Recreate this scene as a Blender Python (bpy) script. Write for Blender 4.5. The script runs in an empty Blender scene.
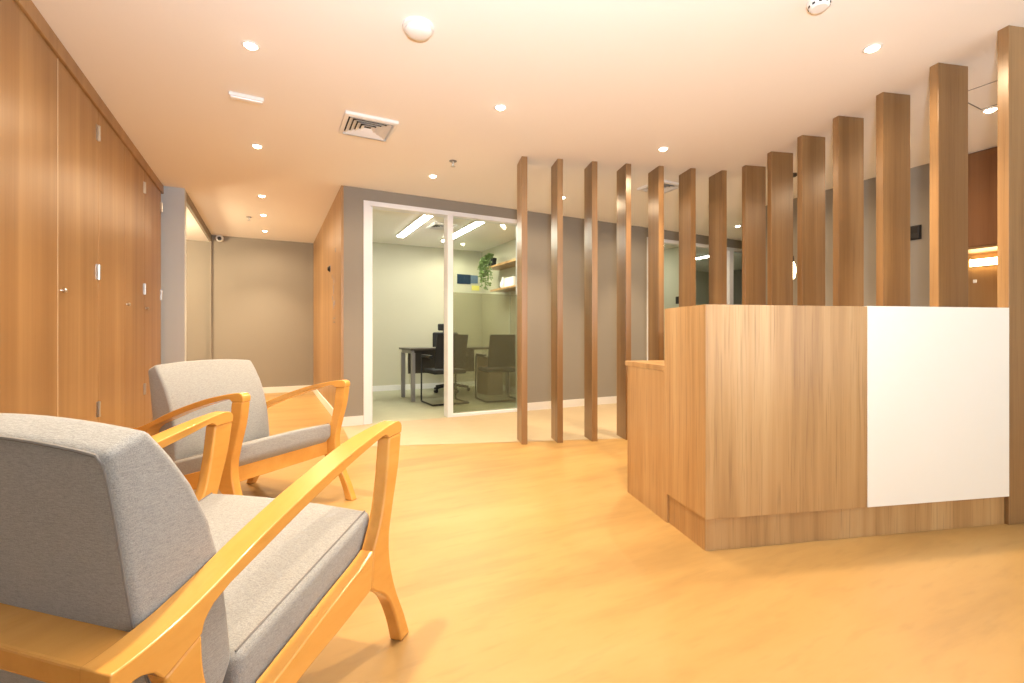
import bpy, bmesh, math, random
from mathutils import Vector, Matrix
random.seed(7)
scene = bpy.context.scene
COL = scene.collection
R = math.radians
H_CEIL = 2.523

# ------------------------------------------------------------------ helpers
def tag(o, label=None, cat=None, group=None, kind=None):
    if label: o['label'] = label
    if cat: o['category'] = cat
    if group: o['group'] = group
    if kind: o['kind'] = kind
    return o

def obj(name, bm, m, parent=None, bevel=0.0, seg=2, smooth=False, angle=35):
    me = bpy.data.meshes.new(name)
    bmesh.ops.recalc_face_normals(bm, faces=bm.faces[:])
    bm.to_mesh(me); bm.free()
    o = bpy.data.objects.new(name, me)
    COL.objects.link(o)
    if m: me.materials.append(m)
    if parent: o.parent = parent
    if bevel > 0:
        b = o.modifiers.new('bevel', 'BEVEL'); b.width = bevel; b.segments = seg
        b.limit_method = 'ANGLE'; b.angle_limit = R(30)
    if smooth:
        for p in me.polygons: p.use_smooth = True
        try:
            me.set_sharp_from_angle(angle=R(angle))
        except Exception:
            pass
    return o

def thing(name, label, cat, loc=(0, 0, 0), rz=0.0, group=None):
    e = bpy.data.objects.new(name, None); COL.objects.link(e)
    e.empty_display_size = .1
    e.location = loc; e.rotation_euler = (0, 0, rz)
    return tag(e, label, cat, group)

def copy_tree(o, parent=None):
    c = o.copy(); COL.objects.link(c)
    if parent: c.parent = parent
    for ch in list(o.children): copy_tree(ch, c)
    return c

def box(bm, x0, x1, y0, y1, z0, z1):
    v = [bm.verts.new((x, y, z)) for z in (z0, z1) for x, y in ((x0, y0), (x1, y0), (x1, y1), (x0, y1))]
    for f in ((3, 2, 1, 0), (4, 5, 6, 7), (0, 1, 5, 4), (1, 2, 6, 5), (2, 3, 7, 6), (3, 0, 4, 7)):
        bm.faces.new([v[i] for i in f])

def BX(*a):
    bm = bmesh.new()
    if isinstance(a[0], (tuple, list)):
        for t in a: box(bm, *t)
    else: box(bm, *a)
    return bm

def prism_x(bm, pts, x0, x1):
    """polygon in (y,z) extruded along x"""
    a = [bm.verts.new((x0, y, z)) for y, z in pts]
    b = [bm.verts.new((x1, y, z)) for y, z in pts]
    n = len(pts)
    bm.faces.new(a); bm.faces.new(b[::-1])
    for i in range(n):
        j = (i + 1) % n
        bm.faces.new((a[i], a[j], b[j], b[i]))

def spline(pts, n=6):
    out = []
    P = [pts[0]] + list(pts) + [pts[-1]]
    for i in range(1, len(P) - 2):
        p0, p1, p2, p3 = P[i - 1], P[i], P[i + 1], P[i + 2]
        for k in range(n):
            t = k / n
            out.append(tuple(.5 * ((2 * b) + (-a + c) * t + (2 * a - 5 * b + 4 * c - d) * t * t + (-a + 3 * b - 3 * c + d) * t ** 3)
                             for a, b, c, d in zip(p0, p1, p2, p3)))
    out.append(tuple(pts[-1]))
    return out

def tube(bm, pts, r, n=8, closed=False, caps=True):
    pts = [Vector(p) for p in pts]
    rings = []
    N = len(pts)
    up = None
    for i, p in enumerate(pts):
        if closed: t = pts[(i + 1) % N] - pts[i - 1]
        elif i == 0: t = pts[1] - p
        elif i == N - 1: t = p - pts[i - 1]
        else: t = pts[i + 1] - pts[i - 1]
        t.normalize()
        if up is None:
            up = Vector((0, 0, 1)) if abs(t.z) < .9 else Vector((1, 0, 0))
        a = t.cross(up).normalized(); b = a.cross(t).normalized(); up = b
        rr = r[i] if isinstance(r, (list, tuple)) else r
        rings.append([bm.verts.new(p + a * rr * math.cos(2 * math.pi * k / n) + b * rr * math.sin(2 * math.pi * k / n)) for k in range(n)])
    M = N if closed else N - 1
    for i in range(M):
        A, B = rings[i], rings[(i + 1) % N]
        for k in range(n):
            bm.faces.new((A[k], A[(k + 1) % n], B[(k + 1) % n], B[k]))
    if caps and not closed:
        bm.faces.new(rings[0][::-1]); bm.faces.new(rings[-1])

def lathe(bm, prof, n=24, center=(0, 0, 0)):
    rings = []
    cx, cy, cz = center
    for r, z in prof:
        if r < 1e-6: rings.append([bm.verts.new((cx, cy, cz + z))])
        else: rings.append([bm.verts.new((cx + r * math.cos(2 * math.pi * k / n), cy + r * math.sin(2 * math.pi * k / n), cz + z)) for k in range(n)])
    for A, B in zip(rings, rings[1:]):
        for k in range(n):
            k2 = (k + 1) % n
            if len(A) == 1 and len(B) == 1: continue
            if len(A) == 1: bm.faces.new((A[0], B[k], B[k2]))
            elif len(B) == 1: bm.faces.new((A[k], A[k2], B[0]))
            else: bm.faces.new((A[k], A[k2], B[k2], B[k]))

# ------------------------------------------------------------------ materials
def new_mat(name):
    m = bpy.data.materials.new(name); m.use_nodes = True
    nt = m.node_tree
    return m, nt, nt.nodes['Principled BSDF']

def plain(name, col, rough=.5, metal=0.0, spec=.5, bump=0.0, bscale=200, var=0.0):
    m, nt, b = new_mat(name)
    b.inputs['Base Color'].default_value = (*col, 1)
    b.inputs['Roughness'].default_value = rough
    b.inputs['Metallic'].default_value = metal
    b.inputs['Specular IOR Level'].default_value = spec
    if bump or var:
        tc = nt.nodes.new('ShaderNodeTexCoord')
        n = nt.nodes.new('ShaderNodeTexNoise'); n.inputs['Scale'].default_value = bscale; n.inputs['Detail'].default_value = 3
        nt.links.new(tc.outputs['Object'], n.inputs['Vector'])
        if bump:
            bp = nt.nodes.new('ShaderNodeBump'); bp.inputs['Strength'].default_value = bump; bp.inputs['Distance'].default_value = .002
            nt.links.new(n.outputs['Fac'], bp.inputs['Height']); nt.links.new(bp.outputs['Normal'], b.inputs['Normal'])
        if var:
            mx = nt.nodes.new('ShaderNodeMix'); mx.data_type = 'RGBA'
            mx.inputs['A'].default_value = (*[c * (1 - var) for c in col], 1)
            mx.inputs['B'].default_value = (*[min(1, c * (1 + var)) for c in col], 1)
            nt.links.new(n.outputs['Fac'], mx.inputs['Factor']); nt.links.new(mx.outputs['Result'], b.inputs['Base Color'])
    return m

def wood(name, dark, mid, light, scale=(26, 26, .9), rough=.35, spec=.5, stripe=.6, contrast=1.0, rot=None, fleck=.35, per_object=True, bumps=.05, coat=0.0):
    """laminate with grain along the axis that has the small scale"""
    m, nt, b = new_mat(name)
    N, L = nt.nodes, nt.links
    tc = N.new('ShaderNodeTexCoord')
    src = tc.outputs['Object']
    if per_object:
        oi = N.new('ShaderNodeObjectInfo')
        ml = N.new('ShaderNodeMath'); ml.operation = 'MULTIPLY'; ml.inputs[1].default_value = 37.0
        L.new(oi.outputs['Random'], ml.inputs[0])
        cx = N.new('ShaderNodeCombineXYZ')
        for k in range(3): L.new(ml.outputs[0], cx.inputs[k])
        ad = N.new('ShaderNodeVectorMath'); ad.operation = 'ADD'
        L.new(src, ad.inputs[0]); L.new(cx.outputs[0], ad.inputs[1]); src = ad.outputs[0]
    if rot is not None:
        rm = N.new('ShaderNodeMapping'); rm.inputs['Rotation'].default_value = rot
        L.new(src, rm.inputs['Vector']); src = rm.outputs['Vector']
    mp = N.new('ShaderNodeMapping'); mp.inputs['Scale'].default_value = scale
    L.new(src, mp.inputs['Vector'])
    n1 = N.new('ShaderNodeTexNoise'); n1.inputs['Scale'].default_value = 1.0; n1.inputs['Detail'].default_value = 5; n1.inputs['Roughness'].default_value = .62; n1.inputs['Distortion'].default_value = .25
    L.new(mp.outputs['Vector'], n1.inputs['Vector'])
    mp2 = N.new('ShaderNodeMapping'); mp2.inputs['Scale'].default_value = tuple(s * f for s, f in zip(scale, (.25, .25, .25)))
    L.new(src, mp2.inputs['Vector'])
    n2 = N.new('ShaderNodeTexNoise'); n2.inputs['Scale'].default_value = 1.0; n2.inputs['Detail'].default_value = 2
    L.new(mp2.outputs['Vector'], n2.inputs['Vector'])
    ma = N.new('ShaderNodeMix'); ma.data_type = 'FLOAT'; ma.inputs['Factor'].default_value = stripe
    L.new(n1.outputs['Fac'], ma.inputs['A']); L.new(n2.outputs['Fac'], ma.inputs['B'])
    cr = N.new('ShaderNodeValToRGB')
    e = cr.color_ramp.elements
    h = .22 / contrast
    e[0].position = .5 - h; e[0].color = (*dark, 1)
    e[1].position = .5 + h; e[1].color = (*light, 1)
    q = cr.color_ramp.elements.new(.5); q.color = (*mid, 1)
    L.new(ma.outputs['Result'], cr.inputs['Fac'])
    # fine dark flecks
    mp3 = N.new('ShaderNodeMapping'); mp3.inputs['Scale'].default_value = tuple(s * f for s, f in zip(scale, (5, 5, 4)))
    L.new(src, mp3.inputs['Vector'])
    n3 = N.new('ShaderNodeTexNoise'); n3.inputs['Scale'].default_value = 1.0; n3.inputs['Detail'].default_value = 2
    L.new(mp3.outputs['Vector'], n3.inputs['Vector'])
    r3 = N.new('ShaderNodeMapRange'); r3.inputs['From Min'].default_value = .55; r3.inputs['From Max'].default_value = .8
    r3.inputs['To Min'].default_value = 0; r3.inputs['To Max'].default_value = fleck
    L.new(n3.outputs['Fac'], r3.inputs['Value'])
    mx = N.new('ShaderNodeMix'); mx.data_type = 'RGBA'
    L.new(r3.outputs['Result'], mx.inputs['Factor']); L.new(cr.outputs['Color'], mx.inputs['A']); mx.inputs['B'].default_value = (*[c * .55 for c in dark], 1)
    L.new(mx.outputs['Result'], b.inputs['Base Color'])
    b.inputs['Roughness'].default_value = rough
    b.inputs['Specular IOR Level'].default_value = spec
    if bumps:
        bp = N.new('ShaderNodeBump'); bp.inputs['Strength'].default_value = bumps; bp.inputs['Distance'].default_value = .002
        L.new(n1.outputs['Fac'], bp.inputs['Height']); L.new(bp.outputs['Normal'], b.inputs['Normal'])
    b.inputs['Coat Weight'].default_value = coat; b.inputs['Coat Roughness'].default_value = .12
    return m

def fabric(name, ca, cb):
    m, nt, b = new_mat(name)
    N, L = nt.nodes, nt.links
    tc = N.new('ShaderNodeTexCoord')
    outs = []
    for sc in ((70, 700, 600), (600, 90, 900)):
        mp = N.new('ShaderNodeMapping'); mp.inputs['Scale'].default_value = sc
        L.new(tc.outputs['Object'], mp.inputs['Vector'])
        n = N.new('ShaderNodeTexNoise'); n.inputs['Scale'].default_value = 1; n.inputs['Detail'].default_value = 2
        L.new(mp.outputs['Vector'], n.inputs['Vector']); outs.append(n.outputs['Fac'])
    big = N.new('ShaderNodeTexNoise'); big.inputs['Scale'].default_value = 300; big.inputs['Detail'].default_value = 4; big.inputs['Roughness'].default_value = .75
    L.new(tc.outputs['Object'], big.inputs['Vector'])
    a = N.new('ShaderNodeMath'); a.operation = 'ADD'; L.new(outs[0], a.inputs[0]); L.new(outs[1], a.inputs[1])
    c = N.new('ShaderNodeMath'); c.operation = 'ADD'; L.new(a.outputs[0], c.inputs[0]); L.new(big.outputs['Fac'], c.inputs[1])
    mr = N.new('ShaderNodeMapRange'); mr.inputs['From Min'].default_value = 1.15; mr.inputs['From Max'].default_value = 1.85
    L.new(c.outputs[0], mr.inputs['Value'])
    mx = N.new('ShaderNodeMix'); mx.data_type = 'RGBA'
    mx.inputs['A'].default_value = (*ca, 1); mx.inputs['B'].default_value = (*cb, 1)
    L.new(mr.outputs['Result'], mx.inputs['Factor']); L.new(mx.outputs['Result'], b.inputs['Base Color'])
    bp = N.new('ShaderNodeBump'); bp.inputs['Strength'].default_value = .35; bp.inputs['Distance'].default_value = .002
    L.new(c.outputs[0], bp.inputs['Height']); L.new(bp.outputs['Normal'], b.inputs['Normal'])
    b.inputs['Roughness'].default_value = .9; b.inputs['Specular IOR Level'].default_value = .15
    b.inputs['Sheen Weight'].default_value = .25
    return m

def emit(name, col, s):
    m, nt, b = new_mat(name)
    b.inputs['Base Color'].default_value = (.8, .8, .8, 1)
    b.inputs['Emission Color'].default_value = (*col, 1); b.inputs['Emission Strength'].default_value = s
    return m

M_ceil = plain('ceiling_paint', (.88, .85, .81), .85, spec=.2)
M_grey = plain('grey_paint', (.29, .266, .228), .8, spec=.25, bump=.05)
M_grey_coollit = plain('cool_lit_grey_paint', (.54, .59, .63), .7, spec=.3)  # grey paint lightened and blued: cool light put into the colour
M_pale_edge = plain('pale_edge_band', (.72, .58, .40), .35)
M_sage = plain('sage_paint', (.54, .52, .40), .8, spec=.25)
M_white = plain('white_paint', (.80, .79, .77), .45)
M_whitelam = plain('white_laminate', (.86, .825, .73), .3)
M_frame = plain('white_aluminium', (.80, .82, .87), .4)
M_wood = wood('oak_laminate', (.27, .137, .046), (.445, .256, .10), (.56, .36, .168), scale=(24, 24, .8), rough=.3, fleck=.55)
M_post = wood('post_laminate', (.17, .085, .030), (.26, .142, .054), (.35, .205, .086), scale=(24, 24, .7), rough=.33, spec=.65)
M_cab = wood('cabinet_veneer', (.26, .135, .05), (.345, .195, .078), (.46, .285, .13), scale=(10, 10, .35), rough=.35, stripe=.45, fleck=.2)
M_dwood = wood('dark_veneer', (.14, .055, .02), (.20, .088, .032), (.26, .125, .048), scale=(10, 10, .35), rough=.4)
M_floor = wood('floor_vinyl', (.27, .156, .05), (.435, .265, .09), (.48, .315, .125), scale=(1.1, 5.0, 1), rough=.42, stripe=.5, fleck=.18, contrast=.9, per_object=False, bumps=.02)
M_beige = plain('beige_vinyl', (.46, .37, .24), .55, var=.07, bscale=9)
M_ofloor = plain('office_vinyl', (.40, .40, .28), .5, var=.08, bscale=7)
M_chair = wood('chair_beech', (.60, .275, .055), (.73, .36, .078), (.80, .44, .12), scale=(14, 3, 14), coat=.35, rough=.24, fleck=.1, contrast=.8)
M_fab = fabric('grey_fabric', (.265, .272, .268), (.45, .458, .45))
M_pipe = plain('piping_fabric', (.26, .25, .24), .9, spec=.1)
M_steel = plain('brushed_steel', (.62, .60, .56), .28, metal=1)
M_black = plain('black_plastic', (.012, .012, .013), .45)
M_blackfab = plain('black_mesh', (.016, .016, .017), .8)
M_dark = plain('dark_gap', (.02, .018, .015), .8)
M_desk = plain('dark_desk_top', (.06, .05, .04), .35)
M_alu = plain('grey_metal', (.30, .29, .28), .4, metal=.6)
M_lamp = emit('lamp_lens', (1, .86, .62), 22)
M_led = emit('office_led', (1, .975, .86), 46)
M_warmled = emit('warm_led', (1, .70, .30), 26)
M_bulb = emit('warm_bulb', (1, .80, .45), 9)
M_plastic = plain('white_plastic', (.80, .79, .77), .4)
M_glare = plain('emergency_lens', (.92, .92, .95), .25)
M_leaf = plain('leaf_green', (.16, .24, .07), .5, var=.5, bscale=30)
M_blue = plain('poster_blue', (.012, .035, .075), .3, var=.4, bscale=25)
M_paleblue = plain('poster_pale_blue', (.12, .18, .27), .4, var=.3, bscale=20)
M_yellow = plain('paper_yellow', (.75, .68, .16), .6)
M_taupe = plain('pedestal_taupe', (.27, .21, .145), .5)
M_soil = plain('soil', (.03, .02, .012), .9)

def glass(name, tint, diffuse=0.0, dcol=(.3, .3, .25)):
    m, nt, b = new_mat(name)
    N, L = nt.nodes, nt.links
    out = N['Material Output']
    tr = N.new('ShaderNodeBsdfTransparent'); tr.inputs['Color'].default_value = (*tint, 1)
    gl = N.new('ShaderNodeBsdfGlossy'); gl.inputs['Roughness'].default_value = .02
    fr = N.new('ShaderNodeFresnel'); fr.inputs['IOR'].default_value = 1.3
    mx = N.new('ShaderNodeMixShader'); ge = N.new('ShaderNodeNewGeometry'); iv = N.new('ShaderNodeMath'); iv.operation = 'SUBTRACT'; iv.inputs[0].default_value = 1.0
    L.new(ge.outputs['Backfacing'], iv.inputs[1]); pm = N.new('ShaderNodeMath'); pm.operation = 'MULTIPLY'
    L.new(fr.outputs[0], pm.inputs[0]); L.new(iv.outputs[0], pm.inputs[1]); L.new(pm.outputs[0], mx.inputs[0]); L.new(tr.outputs[0], mx.inputs[1]); L.new(gl.outputs[0], mx.inputs[2])
    res = mx.outputs[0]
    if diffuse:
        df = N.new('ShaderNodeBsdfDiffuse'); df.inputs['Color'].default_value = (*dcol, 1)
        tl = N.new('ShaderNodeBsdfTranslucent'); tl.inputs['Color'].default_value = (*dcol, 1)
        m2 = N.new('ShaderNodeMixShader'); m2.inputs[0].default_value = .5; L.new(df.outputs[0], m2.inputs[1]); L.new(tl.outputs[0], m2.inputs[2])
        m3 = N.new('ShaderNodeMixShader'); m3.inputs[0].default_value = diffuse; L.new(res, m3.inputs[1]); L.new(m2.outputs[0], m3.inputs[2]); res = m3.outputs[0]
    L.new(res, out.inputs['Surface'])
    return m
M_glass = glass('clear_glass', (.93, .95, .92))
M_film = glass('frosted_film', (.87, .87, .79), .20, (.26, .25, .17))

# ------------------------------------------------------------------ setting
def struct(name, bm, m, **k):
    return tag(obj(name, bm, m, **k), kind='structure')

struct('floor', BX(-1.7, 10.2, -3.0, 9.0, -.1, 0), M_floor)
# beige floor beyond the post screen, and the office floors
def poly_slab(pts, z0, z1):
    bm = bmesh.new()
    a = [bm.verts.new((x, y, z0)) for x, y in pts]; b = [bm.verts.new((x, y, z1)) for x, y in pts]
    bm.faces.new(a[::-1]); bm.faces.new(b)
    for i in range(len(pts)):
        j = (i + 1) % len(pts); bm.faces.new((a[i], a[j], b[j], b[i]))
    return bm
da = R(8.0 - 27.334)
def bl(x): return 3.726 + (x - 1.942) * math.tan(da)
struct('floor_beige', poly_slab([(.63, bl(.63)), (5.0, bl(5.0)), (10.0, bl(5.0)), (10.0, 5.175), (.677, 5.175)], .0002, .002), M_beige)
struct('floor_office', poly_slab([(.80, 5.175), (10.0, 5.175), (10.0, 8.3), (.80, 8.3)], .0003, .0025), M_ofloor)
struct('ceiling', BX(-1.7, 10.2, -3.0, 9.0, H_CEIL, H_CEIL + .12), M_ceil)
struct('wall_left', BX(-1.6, -1.5, -2.8, 6.06, 0, H_CEIL), M_grey)
struct('wall_left_return', BX((-1.6, -.805, 6.062, 6.18, 0, H_CEIL)), M_grey_coollit)  # cool light on this face comes from its paint colour
struct('trim_hall_header', BX(-.835, -.805, 6.18, 8.685, H_CEIL - .105, H_CEIL), M_grey)
struct('wall_hall_nib', BX(-.835, -.805, 8.64, 8.685, 0, H_CEIL - .1055), M_grey)
struct('ceiling_side_room', BX(-2.6, -.836, 6.18, 8.685, H_CEIL - .105, H_CEIL), M_ceil)
struct('wall_side_room', BX((-2.7, -2.6, 6.062, 8.8, 0, H_CEIL), (-2.6, -1.6, 6.062, 6.18, 0, H_CEIL)), M_grey)
struct('wall_hall_end', BX(-2.6, .80, 8.685, 8.80, 0, H_CEIL), M_grey)
struct('wall_hall_right', BX(.667, .69, 5.177, 8.685, 0, H_CEIL), M_cab)
struct('wall_office_left', BX(.69, .80, 5.295, 8.685, 0, H_CEIL), M_sage)
struct('wall_office_front', BX((.6901, .891, 5.175, 5.295, 0, H_CEIL), (.891, 2.85, 5.175, 5.295, 2.396, H_CEIL), (2.85, 4.885, 5.175, 5.295, 0, H_CEIL),
                               (4.885, 8.0, 5.175, 5.295, 2.385, H_CEIL), (8.0, 10.1, 5.175, 5.295, 0, H_CEIL)), M_grey)
struct('wall_office_back', BX(.80, 10.1, 8.12, 8.24, 0, H_CEIL), M_sage)
struct('wall_office_right', BX(3.56, 3.68, 5.295, 8.12, 0, H_CEIL), M_sage)
struct('wall_office_partition', BX(6.45, 6.55, 5.93, 8.12, 0, H_CEIL), M_sage)
struct('wall_far_right', BX(10.0, 10.1, -2.8, 8.12, 0, H_CEIL), M_grey)
struct('wall_right', BX((5.34, 5.44, 1.90, 3.95, 0, H_CEIL), (5.44, 10.0, 3.85, 3.95, 0, H_CEIL), (5.34, 5.44, -2.8, -.2, 0, H_CEIL), (5.70, 5.80, -.2, 1.90, 0, H_CEIL),
                        (5.44, 5.80, 1.90, 2.0, 0, H_CEIL), (5.44, 5.80, -.3, -.2, 0, H_CEIL)), M_grey)
# rear wall with a wide window behind the photographer
WX0, WX1, WZ0, WZ1 = .2, 4.4, .35, 2.35
struct('wall_rear', BX((-1.6, WX0, -2.8, -2.65, 0, H_CEIL), (WX1, 10.0, -2.8, -2.65, 0, H_CEIL), (WX0, WX1, -2.8, -2.65, 0, WZ0), (WX0, WX1, -2.8, -2.65, WZ1, H_CEIL)), M_grey)
w = struct('window_1', BX((WX0, WX1, -2.76, -2.70, WZ0, WZ0 + .05), (WX0, WX1, -2.76, -2.70, WZ1 - .05, WZ1), (WX0, WX0 + .05, -2.76, -2.70, WZ0 + .05, WZ1 - .05), (WX1 - .05, WX1, -2.76, -2.70, WZ0 + .05, WZ1 - .05),
                          (1.575, 1.625, -2.76, -2.70, WZ0 + .05, WZ1 - .05), (2.975, 3.025, -2.76, -2.70, WZ0 + .05, WZ1 - .05)), M_frame)
obj('window_pane', BX(WX0 + .05, WX1 - .05, -2.735, -2.729, WZ0 + .05, WZ1 - .05), M_glass, w)

# skirting boards
struct('baseboard_hall_end', BX(-2.55, .652, 8.671, 8.685, 0, .10), M_white, bevel=.003)
struct('baseboard_hall_right', BX(.652, .667, 5.177, 8.671, 0, .10), M_white, bevel=.003)
struct('baseboard_front', BX((.665, .889, 5.161, 5.1745, .002, .10), (2.852, 4.883, 5.161, 5.1745, .002, .10)), M_white)
struct('baseboard_office', BX((.80, 3.56, 8.106, 8.12, .003, .095), (6.55, 10.0, 8.106, 8.12, .003, .095), (3.546, 3.56, 5.295, 8.106, .003, .095)), M_white)

# office glazing 1 : open doorway + fixed pane with frosted film
f1 = struct('door_1', BX((.891, .965, 5.165, 5.30, 0, 2.396), (.965, 2.85, 5.165, 5.30, 2.345, 2.396), (1.832, 1.90, 5.165, 5.30, 0, 2.345), (2.79, 2.85, 5.165, 5.30, 0, 2.345),
                        (1.90, 2.79, 5.165, 5.30, 0, .035), (.965, .99, 5.20, 5.30, 0, 2.345)), M_frame, bevel=.004)
obj('glass_pane', BX(1.90, 2.79, 5.226, 5.234, .035, 2.345), M_glass, f1)
tag(obj('frosted_film', BX(1.90, 2.79, 5.218, 5.2245, .035, 1.46), M_film, f1), 'translucent frosted film on the lower pane')
f2 = struct('window_2', BX((4.885, 4.955, 5.165, 5.30, 0, 2.385), (4.955, 8.0, 5.165, 5.30, 2.335, 2.385), (6.66, 6.76, 5.165, 5.30, 0, 2.335), (7.93, 8.0, 5.165, 5.30, 0, 2.335),
                        (4.955, 6.66, 5.165, 5.30, 0, .035), (6.76, 7.93, 5.165, 5.30, 0, .035)), M_frame, bevel=.004)
obj('glass_pane', BX(4.955, 6.66, 5.226, 5.234, .035, 2.335), M_glass, f2)
obj('glass_pane', BX(6.76, 7.93, 5.226, 5.234, .035, 2.335), M_glass, f2)

# ------------------------------------------------------------------ built-in cupboards along the left wall
struct('trim_cupboards', BX(-1.5, -.987, -2.65, 6.06, 2.438, H_CEIL), M_cab, bevel=.003)
struct('baseboard_cupboards', BX(-1.5, -1.03, -2.65, 6.055, 0, .07), M_cab)
seams = [-.64, .02, .68, 1.34, 2.0, 2.663, 3.326, 3.99, 4.632, 5.271, 6.0]
cab_lab = {2.663: 'tall wood storage cupboard partly cut off, nearest the grey armchair backrest',
           3.326: 'tall wood storage cupboard with round knob by a pale seam and three steel hinges',
           3.99: 'tall plain wood storage cupboard with no knob, between two hinged cupboards',
           4.632: 'narrow tall wood storage cupboard with a small knob, second from the grey wall return',
           5.271: 'tall wood storage cupboard touching the grey wall return'}
first_hinge = None
for y0, y1 in zip(seams, seams[1:]):
    if y0 < 1.9: continue
    lab = cab_lab.get(y0, 'tall wood storage cupboard beside the near end of the room')
    t = thing('storage_cupboard', lab, 'cupboard', (-1.0, (y0 + y1) / 2, .07), 0, 'wood storage cupboards along the wall')
    w2 = (y1 - y0) / 2
    obj('carcass', BX(-.49, -.022, -w2 + .001, w2 - .001, 0, 2.366), M_cab, t)
    d = obj('door', BX(-.02, 0, -w2 + .002, w2 - .002, .01, 2.364), M_cab, t, bevel=.0015)
    if y0 == 3.326:
        tag(obj('edge_band', BX(-.015, .0006, -w2 - .0018, -w2 + .0045, .012, 2.36), M_pale_edge, d), 'pale edge band along the door seam')
    if y0 in (3.326, 4.632, 5.271):
        bm = bmesh.new(); lathe(bm, [(0, 0), (.009, 0), (.007, .008), (.013, .014), (.014, .020), (.011, .025), (0, .026)], 16)
        bmesh.ops.rotate(bm, verts=bm.verts, cent=(0, 0, 0), matrix=Matrix.Rotation(R(90), 3, 'Y'))
        bmesh.ops.translate(bm, verts=bm.verts, vec=(0, -w2 + .045, 1.2 - .07))
        tag(obj('knob', bm, M_steel, d, smooth=True), 'small steel knob')
        for z in (.473, 1.37, 2.28):
            bm = BX((-.001, .004, w2 - .045, w2 - .012, z - .07 - .05, z - .07 + .05))
            tube(bm, [(.007, w2 - .011, z - .07 - .05), (.007, w2 - .011, z - .07 + .05)], .009, 10)
            tag(obj('hinge', bm, M_steel, d), 'brushed steel hinge')

# ------------------------------------------------------------------ slatted post screen
TD = R(10.326 - 27.334)
U = Vector((math.cos(TD), math.sin(TD), 0)); V = Vector((-math.sin(TD), math.cos(TD), 0))
A0 = Vector((1.96, 3.608, 0)); B0 = Vector((3.313, .952, 0)); DC = Vector((1.705, 1.443, 0))
PA = ['leftmost wooden post of the screen, standing in front of the glazed office pane',
      'second wooden post from the left end of the screen',
      'third wooden post from the left end of the screen',
      'fourth wooden post from the left, its foot just left of the reception desk',
      'fifth wooden post from the left, behind the low end of the reception desk',
      'sixth wooden post from the left, rising behind the left corner of the tall counter',
      'seventh wooden post from the left, last one that shows its narrow edge']
PB = ['thick wooden post cut off beside the white panel, closing the desk end',
      'wooden post second from the cut-off end of the row, before the lit wall niche',
      'wooden post third from the cut-off end, with bright orange lit edge beside the grey wall',
      'wooden post fourth from the cut-off end of the row behind the counter',
      'wooden post fifth from the cut-off end of the row behind the counter',
      'wooden post sixth from the cut-off end, beside the sliver of a lit pendant',
      'shortest looking wooden post at the corner where both post rows meet']
pbm = BX(0, .0522, 0, .2119, 0, H_CEIL)
pa = obj('screen_post', pbm, M_post, None, bevel=.002)
pbo = obj('screen_post', BX(0, .2119, 0, .0489, 0, H_CEIL), M_post, None, bevel=.002)
for k in range(7):
    o = pa if k == 0 else pa.copy()
    if k: COL.objects.link(o)
    o.location = A0 + U * .3231 * k; o.rotation_euler = (0, 0, TD)
    tag(o, PA[k], 'post', 'wooden posts of the slatted screen')
for k in range(7):
    o = pbo if k == 0 else pbo.copy()
    if k: COL.objects.link(o)
    o.location = B0 + V * .3312 * k; o.rotation_euler = (0, 0, TD)
    tag(o, PB[k], 'post', 'wooden posts of the slatted screen')

# ------------------------------------------------------------------ reception desk
desk = thing('reception_desk', 'wood and white panelled reception desk with a tall counter and recessed plinth', 'reception desk', DC, TD)
DW = 1.679
obj('tall_counter', BX((0, .8376, 0, .025, .146, 1.094), (0, .025, .025, .3626, .146, 1.094), (.8376, DW, .006, .03, .146, 1.094), (.025, DW, .3376, .3626, .146, 1.094), (DW - .025, DW, .03, .3376, .146, 1.069), (.025, DW - .025, .03, .3376, .146, .17)), M_wood, desk)
obj('counter_top', BX(.0255, .836, .0255, .337, 1.07, 1.0935), M_wood, desk)
tag(obj('white_panel', BX((.839, DW, -.002, .0055, .146, 1.096), (.839, DW, .0056, .3626, 1.0945, 1.096)), M_whitelam, desk), 'glossy white laminate front panel')
obj('plinth', BX(.010, DW, .018, .335, 0, .1455), M_wood, desk)
obj('side_panel', BX((0, .025, .3630, .817, 0, .77), (0, .025, .3376, .3629, 0, .1455)), M_wood, desk)
obj('worktop', BX(0, DW - .02, .3635, .85, .7705, .80), M_wood, desk, bevel=.0015)
obj('side_panel', BX(DW - .05, DW - .025, .3635, .80, 0, .77), M_wood, desk)

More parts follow.
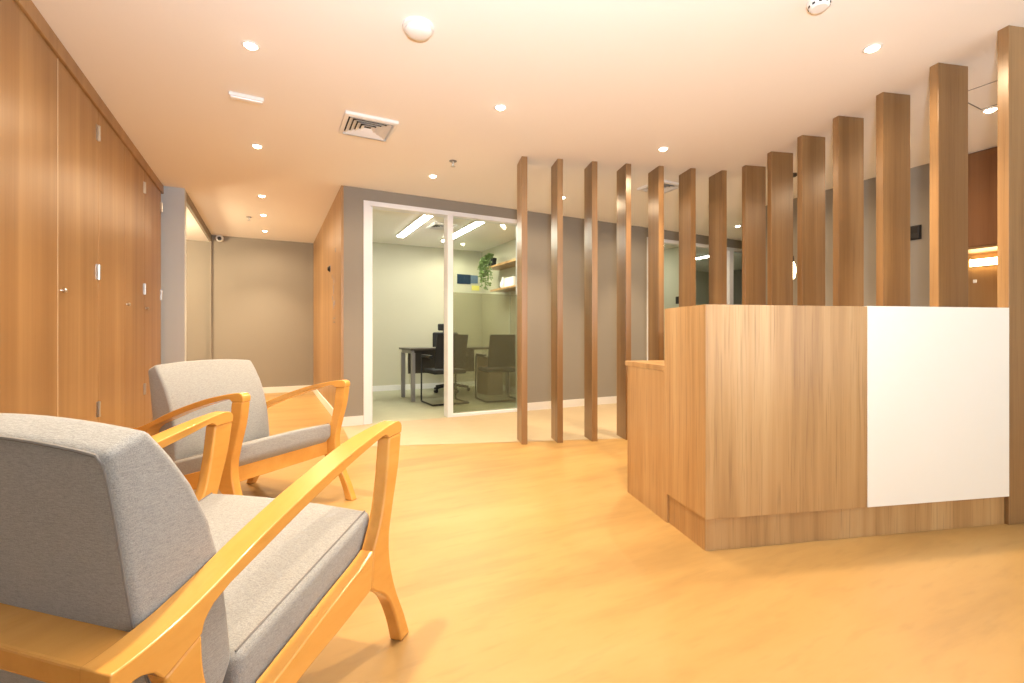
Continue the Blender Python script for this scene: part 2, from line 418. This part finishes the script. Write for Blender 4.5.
# ------------------------------------------------------------------ lounge armchairs
def make_armchair():
    t = thing('armchair', 'x', 'armchair', (0, 0, 0), 0, 'grey fabric lounge armchairs')
    top = [(-.413, .463), (-.372, .468), (-.308, .482), (-.231, .509), (-.135, .547), (-.018, .587), (.134, .631), (.25, .657), (.34, .673), (.385, .678), (.408, .674), (.419, .662), (.419, .648)]
    arm_poly = spline(top, 4) + [(.417, .640)] + spline([(.346, .637), (.334, .647), (.315, .648), (.25, .634), (.134, .604), (-.018, .558), (-.135, .518), (-.21, .492)], 4) \
        + spline([(-.245, .474), (-.262, .455), (-.268, .435)], 3) + [(-.335, .405)] + spline([(-.350, .424), (-.372, .433), (-.394, .429), (-.413, .419)], 3)
    fl = spline([(.417, .64), (.400, .545), (.370, .449), (.346, .356), (.352, .271), (.385, .177), (.435, .08), (.470, 0.0)], 5) \
        + spline([(.418, 0.0), (.392, .075), (.352, .155), (.315, .198), (.272, .226)], 5) + [(.252, .245), (.262, .345)] +  spline([(.290, .392), (.313, .450), (.333, .54), (.346, .637)], 5)
    rail = spline([(.262, .345), (.20, .324), (.119, .303), (-.026, .262), (-.15, .228), (-.245, .205)], 4) + spline([(-.262, .150), (-.15, .165), (-.026, .196), (.11, .218), (.252, .2445)], 4)
    rl = spline([(-.268, .435), (-.262, .36), (-.235, .27), (-.225, .215), (-.245, .16), (-.30, .07), (-.345, 0)], 5) + spline([(-.392, 0), (-.345, .09), (-.305, .17), (-.292, .23), (-.312, .34), (-.335, .405)], 5)
    for s in (-1, 1):
        xo, xa, xi = .35 * s, .287 * s, .308 * s
        for nm, poly, x0, x1, bv in (('armrest', arm_poly, xa, xo, .006), ('front_leg', fl, xi, xo, .006), ('side_rail', rail, xi, xo, .004), ('rear_leg', rl, xi, xo, .006)):
            bm = bmesh.new(); prism_x(bm, poly, x0, x1)
            if nm == 'armrest':
                for v in bm.verts:      # the arm narrows to the leg's thickness at its front end
                    if abs(v.co.x) < .30: v.co.x = s * (.287 + .021 * min(1, max(0, (v.co.y - .24) / .16)))
            o = obj(nm, bm, M_chair, t, bevel=bv, seg=3, smooth=True)
    obj('back_rail', BX(-.292, .292, -.409, -.305, .420, .459), M_chair, t, bevel=.006, seg=3)
    obj('lower_back_rail', BX(-.308, .308, -.29, -.262, .165, .225), M_chair, t, bevel=.005, seg=3)
    obj('front_rail', BX(-.308, .308, .262, .288, .248, .338), M_chair, t, bevel=.005, seg=3)
    # seat cushion: slab sloping to the rear
    def cushion(name, prof_fn, hw, nx, bevel, crown_fn, parent):
        bm = bmesh.new()
        rings = []
        for i in range(nx + 1):
            x = -hw + 2 * hw * i / nx
            rings.append([bm.verts.new((x, *crown_fn(x / hw, p))) for p in prof_fn])
        n = len(prof_fn)
        for A, B in zip(rings, rings[1:]):
            for k in range(n):
                bm.faces.new((A[k], A[(k + 1) % n], B[(k + 1) % n], B[k]))
        bm.faces.new(rings[0][::-1]); bm.faces.new(rings[-1])
        o = obj(name, bm, M_fab, parent, smooth=True, angle=180)
        b = o.modifiers.new('bevel', 'BEVEL'); b.width = bevel; b.segments = 4; b.limit_method = 'ANGLE'; b.angle_limit = R(38)
        return o
    def seatc(k, p):
        y, z = p
        c = .010 * (1 - k * k)
        return (y, z + (c if z > .38 + .26 * (y - .30) else 0))
    sp = []
    N = 8
    for i in range(N + 1):
        y = .325 - i * (.325 + .15) / N; sp.append((y, .432 + .255 * (y - .33)))
    for i in range(N + 1):
        y = -.15 + i * (.29 + .15) / N; sp.append((y, .326 + .29 * (y - .30)))
    sp.append((.325, .355))
    seat = cushion('seat_cushion', sp, .302, 10, .018, seatc, t)
    for x in (-.286, .286):
        bm = bmesh.new()
        tube(bm, [(x * 1.0, y, .4335 + .255 * (y - .33)) for y in (.315, .2, .1, 0, -.1, -.14)], .0022, 6)
        obj('seat_seam', bm, M_pipe, seat)
    front = [(-.142, .30), (-.147, .36), (-.156, .43), (-.167, .50), (-.192, .59), (-.228, .668), (-.268, .730), (-.312, .784)]
    rear = [(-.376, .757), (-.368, .71), (-.356, .64), (-.343, .55), (-.331, .475), (-.315, .40), (-.290, .30), (-.275, .235)]
    bp = front + rear + [(-.17, .245)]
    def backc(k, p):
        y, z = p
        t_ = max(0, min(1, (z - .3) / .48))
        if (y, z) in front: return (y + .014 * (1 - k * k) * math.sin(math.pi * min(1, t_ + .1)), z + (.016 * (1 - k * k) if z > .74 else 0))
        return (y - .006 * (1 - k * k) * t_, z + (.016 * (1 - k * k) if z > .74 else 0))
    back = cushion('backrest_cushion', bp, .284, 12, .015, backc, t)
    bm = bmesh.new()
    pts = []
    for y, z in rear[::-1]: pts.append((-.274, y + .002, z))
    pts = pts[:-1] + [(-.272, -.372, .740), (-.262, -.3745, .753)]
    for i in range(1, 12): pts.append((-.262 + .524 * i / 12, -.376 - .006 * (1 - ((i - 6) / 6) ** 2), .755 + .016 * (1 - ((i - 6) / 6) ** 2)))
    pts += [(-x, y, z) for x, y, z in [(-.262, -.3745, .753), (-.272, -.372, .740)]] + [(.274, y + .002, z) for y, z in rear[1:]]
    tube(bm, pts, .0032, 6)
    obj('piping', bm, M_pipe, back)
    return t
ch1 = make_armchair()
ch2 = copy_tree(ch1)
ch1.scale = ch2.scale = (1, 1, 1.025)
ch1.location = (-.174, 1.396, 0); ch1.rotation_euler = (0, 0, R(-15.8 - 27.334))
ch2.location = (-.115, 2.984, .0); ch2.rotation_euler = (0, 0, R(-112 - 27.334))
ch1['label'] = 'grey upholstered wooden armchair seen from behind, nearest, cut off at the frame edge'
ch2['label'] = 'grey upholstered wooden armchair standing by the cupboards, front and seat edge in full view'

# ------------------------------------------------------------------ ceiling fittings
def make_downlight():
    t = thing('downlight', 'x', 'ceiling light', (0, 0, H_CEIL), 0, 'recessed ceiling downlights')
    bm = bmesh.new(); lathe(bm, [(.033, -.001), (.033, -.004), (.040, -.005), (.046, -.002), (.046, 0), (.033, 0)], 24)
    obj('trim_ring', bm, M_plastic, t, smooth=True)
    bm = bmesh.new(); lathe(bm, [(0, -.018), (.012, -.017), (.023, -.012), (.030, -.006), (.033, -.001), (0, -.0005)], 24)
    obj('lens', bm, M_lamp, t)
    sp_ = bpy.data.lights.new('downlight_spill', 'SPOT'); sp_.energy = SPILL_W; sp_.color = WARM
    sp_.spot_size = R(172); sp_.spot_blend = .5; sp_.shadow_soft_size = .035
    so_ = bpy.data.objects.new('downlight_spill', sp_); COL.objects.link(so_); so_.parent = t; so_.location = (0, 0, -.04)
    ld = bpy.data.lights.new('downlight_beam', 'SPOT'); ld.energy = SPOT_W; ld.color = WARM
    ld.spot_size = R(94); ld.spot_blend = 1.0; ld.shadow_soft_size = .035
    lo = bpy.data.objects.new('downlight_beam', ld); COL.objects.link(lo); lo.parent = t; lo.location = (0, 0, -.045)
    return t
SPOT_W = 172.0
SPILL_W = 22.0
WARM = (1.0, .75, .48)
DL = [(-.09, 2.90, 'ceiling downlight above the second armchair by the cupboards'),
      (-.09, 4.42, 'ceiling downlight just past the slim white emergency light, towards the corridor'),
      (-.075, 5.98, 'first of the three close ceiling downlights in the corridor'),
      (-.07, 6.93, 'middle one of the three close ceiling downlights in the corridor'),
      (-.06, 7.98, 'corridor ceiling downlight closest to the end wall'),
      (1.43, 4.46, 'ceiling downlight beside the sprinkler, before the glazed office'),
      (1.41, 2.90, 'ceiling downlight alone in mid ceiling, right of the air diffuser'),
      (2.96, 4.48, 'faint ceiling downlight seen just beside the second screen post'),
      (2.94, 2.92, 'ceiling downlight above the fifth screen post'),
      (2.92, 1.37, 'bright ceiling downlight above the reception counter, near the slotted detector'),
      (4.45, 1.37, 'ceiling downlight beside the access panel, glimpsed between the last two posts'),
      (5.98, 4.50, 'ceiling downlight seen between the seventh post and the corner post'),
      (4.45, 2.92, 'ceiling downlight hidden behind the posts over the rear passage'),
      (4.45, 4.46, 'ceiling downlight behind the fifth post near the second office'),
      (-.09, 1.37, 'ceiling downlight out of view above the nearest armchair'),
      (1.42, 1.37, 'ceiling downlight out of view above the floor before the reception desk'),
      ]
d0 = make_downlight()
for i, (x, y, lab) in enumerate(DL):
    o = d0 if i == 0 else copy_tree(d0)
    o.location = (x, y, H_CEIL); o['label'] = lab

# office downlights (cooler)
OFF = (1.0, .96, .74)
for i, (x, y, lab) in enumerate([(2.95, 7.55, 'office ceiling downlight near the back corner'), (2.95, 6.0, 'office ceiling downlight nearest the glass, beside the leftmost post')]):
    o = copy_tree(d0); o.location = (x, y, H_CEIL); o['label'] = lab
    for c in o.children:
        if c.type == 'LIGHT':
            c.data = c.data.copy(); c.data.color = OFF; c.data.energy = 60 if 'beam' in c.name else 25
# office linear lights
def linear(x, y0, y1, lab):
    t = thing('linear_light', lab, 'ceiling light', (x, (y0 + y1) / 2, H_CEIL), 0, 'linear office ceiling lights')
    l = (y1 - y0) / 2
    obj('housing', BX((-.07, -.06, -l, l, -.012, 0), (.06, .07, -l, l, -.012, 0), (-.06, .06, -l, -l + .01, -.012, 0), (-.06, .06, l - .01, l, -.012, 0)), M_plastic, t)
    obj('diffuser', BX(-.046, .046, -l + .012, l - .012, -.022, -.001), M_led, t)
linear(1.84, 5.88, 7.41, 'long glowing linear ceiling light in the glazed office doorway')
linear(2.58, 5.75, 7.45, 'long glowing linear ceiling light behind the fixed office pane')
linear(7.72, 5.9, 7.3, 'linear ceiling light in the second office, between the sixth and seventh posts')
linear(5.6, 6.0, 7.6, 'linear ceiling light in the second office, hidden behind the posts')

def diffuser(loc, s, lab, mat_w=M_plastic):
    t = thing('air_diffuser', lab, 'air vent', loc, 0, 'square ceiling air diffusers')
    bm = bmesh.new()
    def ring(a, b, z0, z1):
        va = [bm.verts.new((x * a, y * a, z0)) for x, y in ((-1, -1), (1, -1), (1, 1), (-1, 1))]
        vb = [bm.verts.new((x * b, y * b, z1)) for x, y in ((-1, -1), (1, -1), (1, 1), (-1, 1))]
        for i in range(4):
            j = (i + 1) % 4; bm.faces.new((va[i], va[j], vb[j], vb[i]))
    h = s / 2
    ring(h, h * .86, -.020, -.026); ring(h, h, -.020, 0)
    obj('outer_frame', bm, mat_w, t)
    bm = bmesh.new()
    for k in range(4):
        a = h * (.80 - .17 * k)
        ring(a, a - h * .155, -.026, -.005); ring(a, a - h * .012, -.026, -.0265)
    obj('louvre', bm, mat_w, t)
    obj('dark_throat', BX(-h * .86, h * .86, -h * .86, h * .86, -.0015, -.0005), M_dark, t)
diffuser((.656, 3.62, H_CEIL), .37, 'square white louvred air diffuser in the main ceiling')
diffuser((3.66, 3.67, H_CEIL), .34, 'ceiling air diffuser half hidden behind the fifth post')
diffuser((2.20, 6.44, H_CEIL), .34, 'air diffuser in the glazed office ceiling between the linear lights')

t = thing('smoke_detector', 'round white domed detector on the ceiling, nearest to the bright patch', 'detector', (.672, 2.335, H_CEIL))
bm = bmesh.new(); lathe(bm, [(.080, 0), (.080, -.012), (.074, -.016), (0, -.016)], 32); obj('base', bm, M_plastic, t, smooth=True)
bm = bmesh.new(); lathe(bm, [(.066, -.016), (.066, -.026), (.058, -.036), (.040, -.043), (0, -.046)], 32); obj('dome', bm, M_plastic, t, smooth=True)
t = thing('heat_detector', 'white ceiling detector with dark slots, at the top edge above the counter', 'detector', (2.285, 1.29, H_CEIL))
bm = bmesh.new(); lathe(bm, [(.052, 0), (.052, -.012), (.046, -.018), (.042, -.032), (.034, -.038), (0, -.039)], 32); obj('body', bm, M_plastic, t, smooth=True)
bm = bmesh.new()
for k in range(10):
    a = 2 * math.pi * k / 10
    b2 = BX(.0405, .0455, -.006, .006, -.029, -.021)
    for v in b2.verts: v.co = Matrix.Rotation(a, 3, 'Z') @ v.co
    me = bpy.data.meshes.new('tmp'); b2.to_mesh(me); b2.free(); bm.from_mesh(me); bpy.data.meshes.remove(me)
obj('vent_slots', bm, M_dark, t)

def sprinkler(loc, lab):
    t = thing('sprinkler', lab, 'sprinkler', loc, 0, 'ceiling sprinkler heads')
    bm = bmesh.new(); lathe(bm, [(.034, 0), (.034, -.004), (.026, -.006), (0, -.006)], 20); obj('cover_plate', bm, M_alu, t, smooth=True)
    bm = bmesh.new(); lathe(bm, [(.010, -.006), (.010, -.026), (.006, -.032), (.005, -.046), (.022, -.048), (.022, -.051), (0, -.051)], 16); obj('sprinkler_head', bm, M_steel, t, smooth=True)
sprinkler((1.467, 3.993, H_CEIL), 'small metal sprinkler head on the ceiling before the glazed office')
sprinkler((-.241, 7.135, H_CEIL), 'small metal sprinkler head on the corridor ceiling beside the downlights')

t = thing('emergency_light', 'slim white bar shaped emergency light on the ceiling, left side', 'emergency light', (-.133, 3.53, H_CEIL), R(2))
obj('housing', BX(-.10, .10, -.028, .028, -.022, 0), M_plastic, t, bevel=.005)
obj('lens', BX(-.092, .092, -.020, .020, -.030, -.0225), M_glare, t, bevel=.003)

struct('trim_access_panel', BX((3.97, 3.976, .80, 1.40, H_CEIL - .003, H_CEIL), (3.976, 4.38, 1.394, 1.40, H_CEIL - .003, H_CEIL), (4.38, 4.386, .80, 1.40, H_CEIL - .003, H_CEIL), (3.976, 4.38, .80, .806, H_CEIL - .003, H_CEIL)), M_alu)

t = thing('security_camera', 'small white security camera with black lens high on the corridor end wall', 'camera', (-.692, 8.685, 2.47))
obj('mount', BX(-.045, .045, -.02, 0, -.03, .04), M_plastic, t, bevel=.006)
bm = bmesh.new(); lathe(bm, [(0, 0), (.052, 0), (.055, .04), (.048, .085), (0, .09)], 20)
bmesh.ops.rotate(bm, verts=bm.verts, cent=(0, 0, 0), matrix=Matrix.Rotation(R(90), 3, 'X'))
bmesh.ops.translate(bm, verts=bm.verts, vec=(0, -.015, 0)); obj('body', bm, M_plastic, t, smooth=True)
bm = bmesh.new(); lathe(bm, [(0, .088), (.030, .088), (.026, .112), (0, .118)], 16)
bmesh.ops.rotate(bm, verts=bm.verts, cent=(0, 0, 0), matrix=Matrix.Rotation(R(90), 3, 'X'))
bmesh.ops.translate(bm, verts=bm.verts, vec=(0, -.012, -.012)); obj('lens', bm, M_black, t, smooth=True)

# marks on the wood panelled corridor wall
t = thing('wall_button', 'small round black fitting on the wood panelled corridor wall', 'wall fitting', (.667, 6.19, 1.775))
bm = bmesh.new(); lathe(bm, [(0, 0), (.035, 0), (.035, .012), (.02, .03), (0, .032)], 16)
bmesh.ops.rotate(bm, verts=bm.verts, cent=(0, 0, 0), matrix=Matrix.Rotation(R(-90), 3, 'Y')); obj('button', bm, M_black, t, smooth=True)
obj('back_plate', BX(-.003, 0, -.042, .042, -.042, .042), M_alu, t)
t = thing('wall_sign', 'faint vertical column of small metal characters on the wood panelled corridor wall', 'sign', (.667, 5.80, 1.1))
for k, (y, z, h, w2) in enumerate([(-.02, .0, .014, .16), (0, .045, .014, .16), (.03, .16, .09, .02), (-.05, .20, .06, .02), (.12, .27, .05, .02), (.05, .34, .10, .02), (.0, .46, .06, .02), (.17, .53, .05, .02), (-.15, .80, .04, .04)]):
    obj('character', BX(-.004, 0, y - w2 / 2, y + w2 / 2, z, z + h), M_alu, t)

# access reader on the right wall
t = thing('access_reader', 'small black access reader box on the grey wall behind the posts', 'access reader', (5.34, 2.165, 1.85))
obj('body', BX(-.03, -.0042, -.05, .05, 0, .12), M_black, t, bevel=.006)
obj('screen', BX(-.0325, -.0305, -.035, .035, .05, .105), M_dark, t)
obj('wall_mount', BX(-.004, -.0002, -.056, .056, -.006, .126), M_dark, t)

# ------------------------------------------------------------------ kitchenette niche in the right wall
struct('wall_niche_back', BX(5.685, 5.70, -.2, 1.90, 0, H_CEIL), M_cab)
for i, y0 in enumerate((1.25, .60)):
    t = thing('wall_cupboard', ['upper wood wall cupboard over the glowing strip, between the last posts', 'upper wood wall cupboard next along the niche, hidden by the end post'][i], 'cupboard', (5.34, y0, 1.69), 0, 'upper cupboards of the niche')
    obj('carcass', BX(.022, .34, .002, .643, 0, H_CEIL - 1.692), M_dwood, t)
    obj('door', BX(0, .02, .004, .641, .022, H_CEIL - 1.71), M_dwood, t, bevel=.0015)
    obj('bottom_rail', BX(0, .02, .004, .641, 0, .018), M_post, t)
    t = thing('base_cupboard', ['wood base cupboard under the niche worktop beside the grey wall', 'wood base cupboard under the niche worktop, further along'][i], 'cupboard', (5.34, y0, 0), 0, 'base cupboards of the niche')
    obj('carcass', BX(.022, .34, .002, .643, .0, .86), M_cab, t)
    d = obj('door', BX(0, .02, .004, .641, .08, .855), M_cab, t, bevel=.0015)
    obj('handle', BX(-.02, 0, .1, .25, .80, .812), M_steel, d)
tag(obj('worktop', BX(5.335, 5.684, .60, 1.893, .861, .90), M_whitelam, None, bevel=.002), 'pale worktop in the lit niche of the right wall', 'worktop')
t = thing('led_strip', 'glowing warm strip light under the wood wall cupboard', 'strip light', (5.684, 1.25, 1.60))
obj('housing', BX(-.012, 0, -.63, .63, -.025, .045), M_alu, t)
obj('lens', BX(-.030, -.0125, -.63, .63, -.02, .04), M_warmled, t)
t = thing('glint_plate', 'tiny white plate standing in for a bright reflection on the wood niche back', 'painted glint', (5.685, 1.87, 1.42))  # white plate added to imitate a bright reflection on the niche back
obj('plate', BX(-.008, 0, -.03, -.005, .01, .04), M_plastic, t, bevel=.003)

# pendants
def pendant(x, y, z, lab):
    t = thing('pendant_lamp', lab, 'pendant lamp', (x, y, H_CEIL), 0, 'small pendant lamps behind the posts')
    dz = z - H_CEIL
    bm = bmesh.new(); lathe(bm, [(.045, 0), (.045, -.02), (0, -.022)], 20); obj('ceiling_rose', bm, M_black, t)
    bm = bmesh.new(); tube(bm, [(0, 0, -.02), (0, 0, dz + .23)], .010, 8); obj('cord', bm, M_black, t)
    bm = bmesh.new(); lathe(bm, [(0, dz + .24), (.018, dz + .235), (.022, dz + .19), (.02, dz + .18), (0, dz + .18)], 20); obj('lamp_holder', bm, M_black, t, smooth=True)
    bm = bmesh.new(); lathe(bm, [(0, dz + .18), (.022, dz + .178), (.036, dz + .13), (.038, dz + .08), (.026, dz + .02), (0, dz)], 20); obj('bulb', bm, M_bulb, t, smooth=True)
pendant(4.52, 2.81, 1.49, 'small glowing pendant lamp glimpsed between the sixth and fifth posts from the cut-off end')

# ------------------------------------------------------------------ glazed office furniture
t = thing('office_desk', 'dark topped office desk with grey metal legs inside the glazed office', 'desk', (1.80, 6.60, 0))
obj('tabletop', BX(-.02, 1.62, -.02, .66, .735, .765), M_desk, t, bevel=.003)
for x, y in ((.0, 0), (.0, .56), (1.52, 0), (1.52, .56)):
    obj('leg', BX(x, x + .055, y, y + .055, .003, .70), M_alu, t, bevel=.003)
for x in (0, 1.52): obj('leg_beam', BX(x, x + .055, .055, .56, .69, .734), M_alu, t)
obj('modesty_panel', BX(.10, 1.2, .56, .58, .36, .72), M_desk, t)

def visitor_chair(loc, rz, lab):
    t = thing('visitor_chair', lab, 'chair', loc, rz, 'black cantilever visitor chairs')
    for s in (-1, 1):
        bm = bmesh.new()
        x = .26 * s
        tube(bm, spline([(x, -.24, .015), (x, 0, .015), (x, .22, .015), (x, .255, .05), (x, .25, .3), (x, .24, .60), (x, .20, .645), (x, 0, .65), (x, -.2, .64)], 4), .012, 8)
        obj('sled_frame', bm, M_black, t, smooth=True)
        obj('armrest', BX(x - .025, x + .025, -.19, .19, .655, .68), M_black, t, bevel=.008)
    bm = bmesh.new(); tube(bm, [(-.26, -.24, .015), (.26, -.24, .015)], .012, 8); obj('cross_bar', bm, M_black, t)
    obj('seat', BX(-.235, .235, -.22, .24, .42, .48), M_blackfab, t, bevel=.02, seg=3)
    bm = bmesh.new()
    rows = []
    for i in range(9):
        z = .50 + .46 * i / 8
        rows.append([bm.verts.new((x, -.24 - .10 * (i / 8) ** 1.5 + .35 * x * x + d, z)) for d in (0, .03) for x in (-.22, -.11, 0, .11, .22)])
    for a, b in zip(rows, rows[1:]):
        for k in range(4):
            bm.faces.new((a[k], a[k + 1], b[k + 1], b[k])); bm.faces.new((a[k + 6], a[k + 5], b[k + 5], b[k + 6]))
        bm.faces.new((a[0], b[0], b[5], a[5])); bm.faces.new((a[4], a[9], b[9], b[4]))
    for rr in (rows[0], rows[-1]):
        for k in range(4): bm.faces.new((rr[k], rr[k + 1], rr[k + 6], rr[k + 5]))
    obj('backrest', bm, M_blackfab, t, smooth=True)
visitor_chair((2.19, 6.29, .003), R(1), 'black visitor chair on a sled frame, in the open half of the glazed office')
visitor_chair((2.98, 6.22, .003), R(-6), 'black visitor chair seen through the frosted office pane')

t = thing('task_chair', 'black swivel chair with a headrest behind the office desk', 'chair', (2.72, 7.52, .003), R(180))
obj('seat', BX(-.25, .25, -.24, .25, .44, .50), M_blackfab, t, bevel=.025, seg=3)
bm = BX(-.23, .23, -.29, -.24, .55, 1.0); obj('backrest', bm, M_blackfab, t, bevel=.03, seg=3)
obj('headrest', BX(-.13, .13, -.31, -.26, 1.03, 1.15), M_black, t, bevel=.02, seg=3)
obj('back_support', BX(-.03, .03, -.33, -.291, .40, 1.08), M_black, t, bevel=.01)
bm = bmesh.new(); tube(bm, [(0, 0, .10), (0, 0, .44)], .03, 12); obj('gas_column', bm, M_steel, t, smooth=True)
for k in range(5):
    a = 2 * math.pi * k / 5 + .3
    bm = bmesh.new(); tube(bm, [(0, 0, .12), (.30 * math.cos(a), .30 * math.sin(a), .075)], [.03, .018], 8)
    arm = obj('base_arm', bm, M_black, t)
    bm = bmesh.new(); c = Vector((.30 * math.cos(a), .30 * math.sin(a), .03))
    dv = Vector((-math.sin(a), math.cos(a), 0)) * .025
    tube(bm, [c - dv, c + dv], .03, 12); obj('castor', bm, M_black, arm)
for s in (-1, 1):
    obj('armrest', BX((.28 * s - .03, .28 * s + .03, -.1, .16, .67, .70), (.28 * s - .02, .28 * s + .02, 0, .05, .46, .67)), M_black, t, bevel=.008)

t = thing('drawer_pedestal', 'low taupe drawer pedestal at the far end of the office desk', 'drawer unit', (3.04, 6.70, .003))
obj('carcass', BX(0, .26, .02, .44, 0, .60), M_taupe, t, bevel=.003)
for k in range(3): obj('drawer', BX(.005, .255, 0, .019, .02 + .193 * k, .205 + .193 * k), M_taupe, t, bevel=.002)

tag(obj('wall_shelf', BX(3.28, 3.559, 5.9, 7.36, 2.075, 2.11), M_wood, None, bevel=.002), 'upper wooden wall shelf in the office holding the trailing plant', 'shelf', 'office wall shelves')
tag(obj('wall_shelf', BX(3.28, 3.559, 5.9, 7.14, 1.68, 1.71), M_wood, None, bevel=.002), 'lower wooden wall shelf in the office holding a white vase and box', 'shelf', 'office wall shelves')
t = thing('trailing_plant', 'green trailing plant in a black pot at the end of the upper office shelf', 'plant', (3.37, 7.26, 2.111))
bm = bmesh.new(); lathe(bm, [(0, 0), (.065, 0), (.08, .15), (.072, .15), (.06, .012), (0, .012)], 20); obj('pot', bm, M_black, t, smooth=True)
bm = bmesh.new(); lathe(bm, [(0, .11), (.066, .11), (.066, .125), (0, .13)], 16); obj('soil', bm, M_soil, t)
bmv = bmesh.new(); bml = bmesh.new()
for k in range(16):
    a = random.uniform(.55, 1.35) * math.pi
    drop = random.uniform(.15, .52)
    o1 = random.uniform(.10, .2)
    pts = spline([(0, 0, .13), (.05 * math.cos(a), .05 * math.sin(a), .21), (o1 * math.cos(a), o1 * math.sin(a), .12), (o1 * math.cos(a) * 1.15, o1 * math.sin(a) * 1.1, .12 - drop * .5), (o1 * math.cos(a) * 1.1, o1 * math.sin(a) * 1.2, .12 - drop)], 5)
    tube(bmv, pts, .003, 5)
    for p in pts[3:]:
        for q in range(2):
            c = Vector(p) + Vector((random.uniform(-.02, .02),) * 3)
            d = Vector((random.uniform(-1, 1), random.uniform(-1, 1), random.uniform(-.9, .2))).normalized()
            sd = d.cross(Vector((random.uniform(-1, 1), random.uniform(-1, 1), .4))).normalized()
            nn = d.cross(sd) * .006
            L_ = random.uniform(.035, .06)
            vs = [bml.verts.new(x) for x in (c, c + d * L_ * .45 + sd * L_ * .38 - nn, c + d * L_, c + d * L_ * .45 - sd * L_ * .38 - nn)]
            mid = bml.verts.new(c + d * L_ * .45 + nn)
            for i in range(4): bml.faces.new((vs[i], vs[(i + 1) % 4], mid))
obj('vines', bmv, M_leaf, t); obj('leaves', bml, M_leaf, t)
bm = bmesh.new(); lathe(bm, [(0, 0), (.035, 0), (.055, .05), (.05, .10), (.02, .15), (.018, .19), (.014, .19), (.014, .15), (0, .14)], 20, (3.40, 6.90, 1.711))
tag(obj('vase', bm, M_plastic, None, smooth=True), 'small white vase on the lower office shelf', 'vase')
tag(obj('storage_box', BX(3.36, 3.53, 6.45, 6.78, 1.711, 1.87), M_plastic, None, bevel=.006), 'white box on the lower office shelf beside the vase', 'box')
tag(obj('wall_poster', BX(3.06, 3.325, 8.108, 8.119, 1.90, 2.075), M_blue, None), 'small dark blue poster on the office back wall', 'poster', 'office wall posters')
tag(obj('wall_poster', BX(3.328, 3.47, 8.108, 8.119, 1.92, 2.07), M_paleblue, None), 'small pale blue poster beside the dark one and the trailing plant', 'poster', 'office wall posters')
tag(obj('paper_note', BX(3.35, 3.50, 8.112, 8.119, 1.79, 1.88), M_yellow, None), 'small yellow paper note on the office back wall below the posters', 'note')
bm = bmesh.new(); tube(bm, spline([(3.553, 6.95, 1.68), (3.553, 6.94, 1.3), (3.55, 6.95, 1.0), (3.553, 6.95, .78)], 5), .006, 6)
tag(obj('power_cord', bm, M_plastic, None), 'thin white cable hanging down the office wall below the lower shelf', 'cable')
t = thing('wall_switch', 'small dark switch plate on the pale wall of the second office', 'switch', (6.45, 6.04, 1.57))
obj('plate', BX(-.012, 0, -.06, .06, -.06, .07), M_black, t, bevel=.004)
obj('rocker', BX(-.016, -.0125, -.03, .03, -.03, .04), M_dark, t)

# ------------------------------------------------------------------ light
world = bpy.data.worlds.new('World'); scene.world = world; world.use_nodes = True
bg = world.node_tree.nodes['Background']
bg.inputs['Color'].default_value = (.75, .86, 1, 1); bg.inputs['Strength'].default_value = 1.0

def area(name, loc, size, energy, col, rot):
    l = bpy.data.lights.new(name, 'AREA'); l.shape = 'RECTANGLE'; l.size, l.size_y = size; l.energy = energy; l.color = col
    o = bpy.data.objects.new(name, l); COL.objects.link(o); o.location = loc; o.rotation_euler = rot
    return o
# daylight entering by the window behind the photographer
area('window_daylight', ((WX0 + WX1) / 2, -2.62, (WZ0 + WZ1) / 2), (WX1 - WX0, WZ1 - WZ0), 80, (.95, .97, 1.0), (R(90), 0, 0))

# the photographer's flash, bounced off the ceiling just ahead of the camera
fl_ = bpy.data.lights.new('bounce_flash', 'SPOT'); fl_.energy = 450; fl_.color = (.83, .91, 1.0); fl_.spot_size = R(150); fl_.spot_blend = 1.0; fl_.shadow_soft_size = .06
fo = bpy.data.objects.new('bounce_flash', fl_); COL.objects.link(fo); fo.location = (.05, -.12, 1.25)
fo.rotation_euler = (Vector((.95, 1.15, H_CEIL)) - Vector((.05, -.12, 1.25))).to_track_quat('-Z', 'Y').to_euler()
sl = bpy.data.lights.new('side_room_lamp', 'POINT'); sl.energy = 130; sl.color = (1, .76, .46); sl.shadow_soft_size = .1
so = bpy.data.objects.new('side_room_lamp', sl); COL.objects.link(so); so.location = (-1.75, 7.2, 2.1)

# ------------------------------------------------------------------ camera
cam = bpy.data.cameras.new('camera'); co = bpy.data.objects.new('camera', cam); COL.objects.link(co)
co.location = (0, 0, .96); co.rotation_euler = (R(90), 0, R(-27.334))
cam.sensor_fit = 'HORIZONTAL'; cam.sensor_width = 36; cam.lens = 36 * 469.28 / 1024
cam.shift_y = -(341.5 - 334.78) / 1024
cam.clip_start = .02
scene.camera = co
vs = scene.view_settings
scene.display_settings.display_device = 'sRGB'
vs.view_transform = 'Standard'; vs.look = 'None'; vs.gamma = 1; vs.use_curve_mapping = False
vs.exposure = -.08
scene.cycles.use_denoising = True
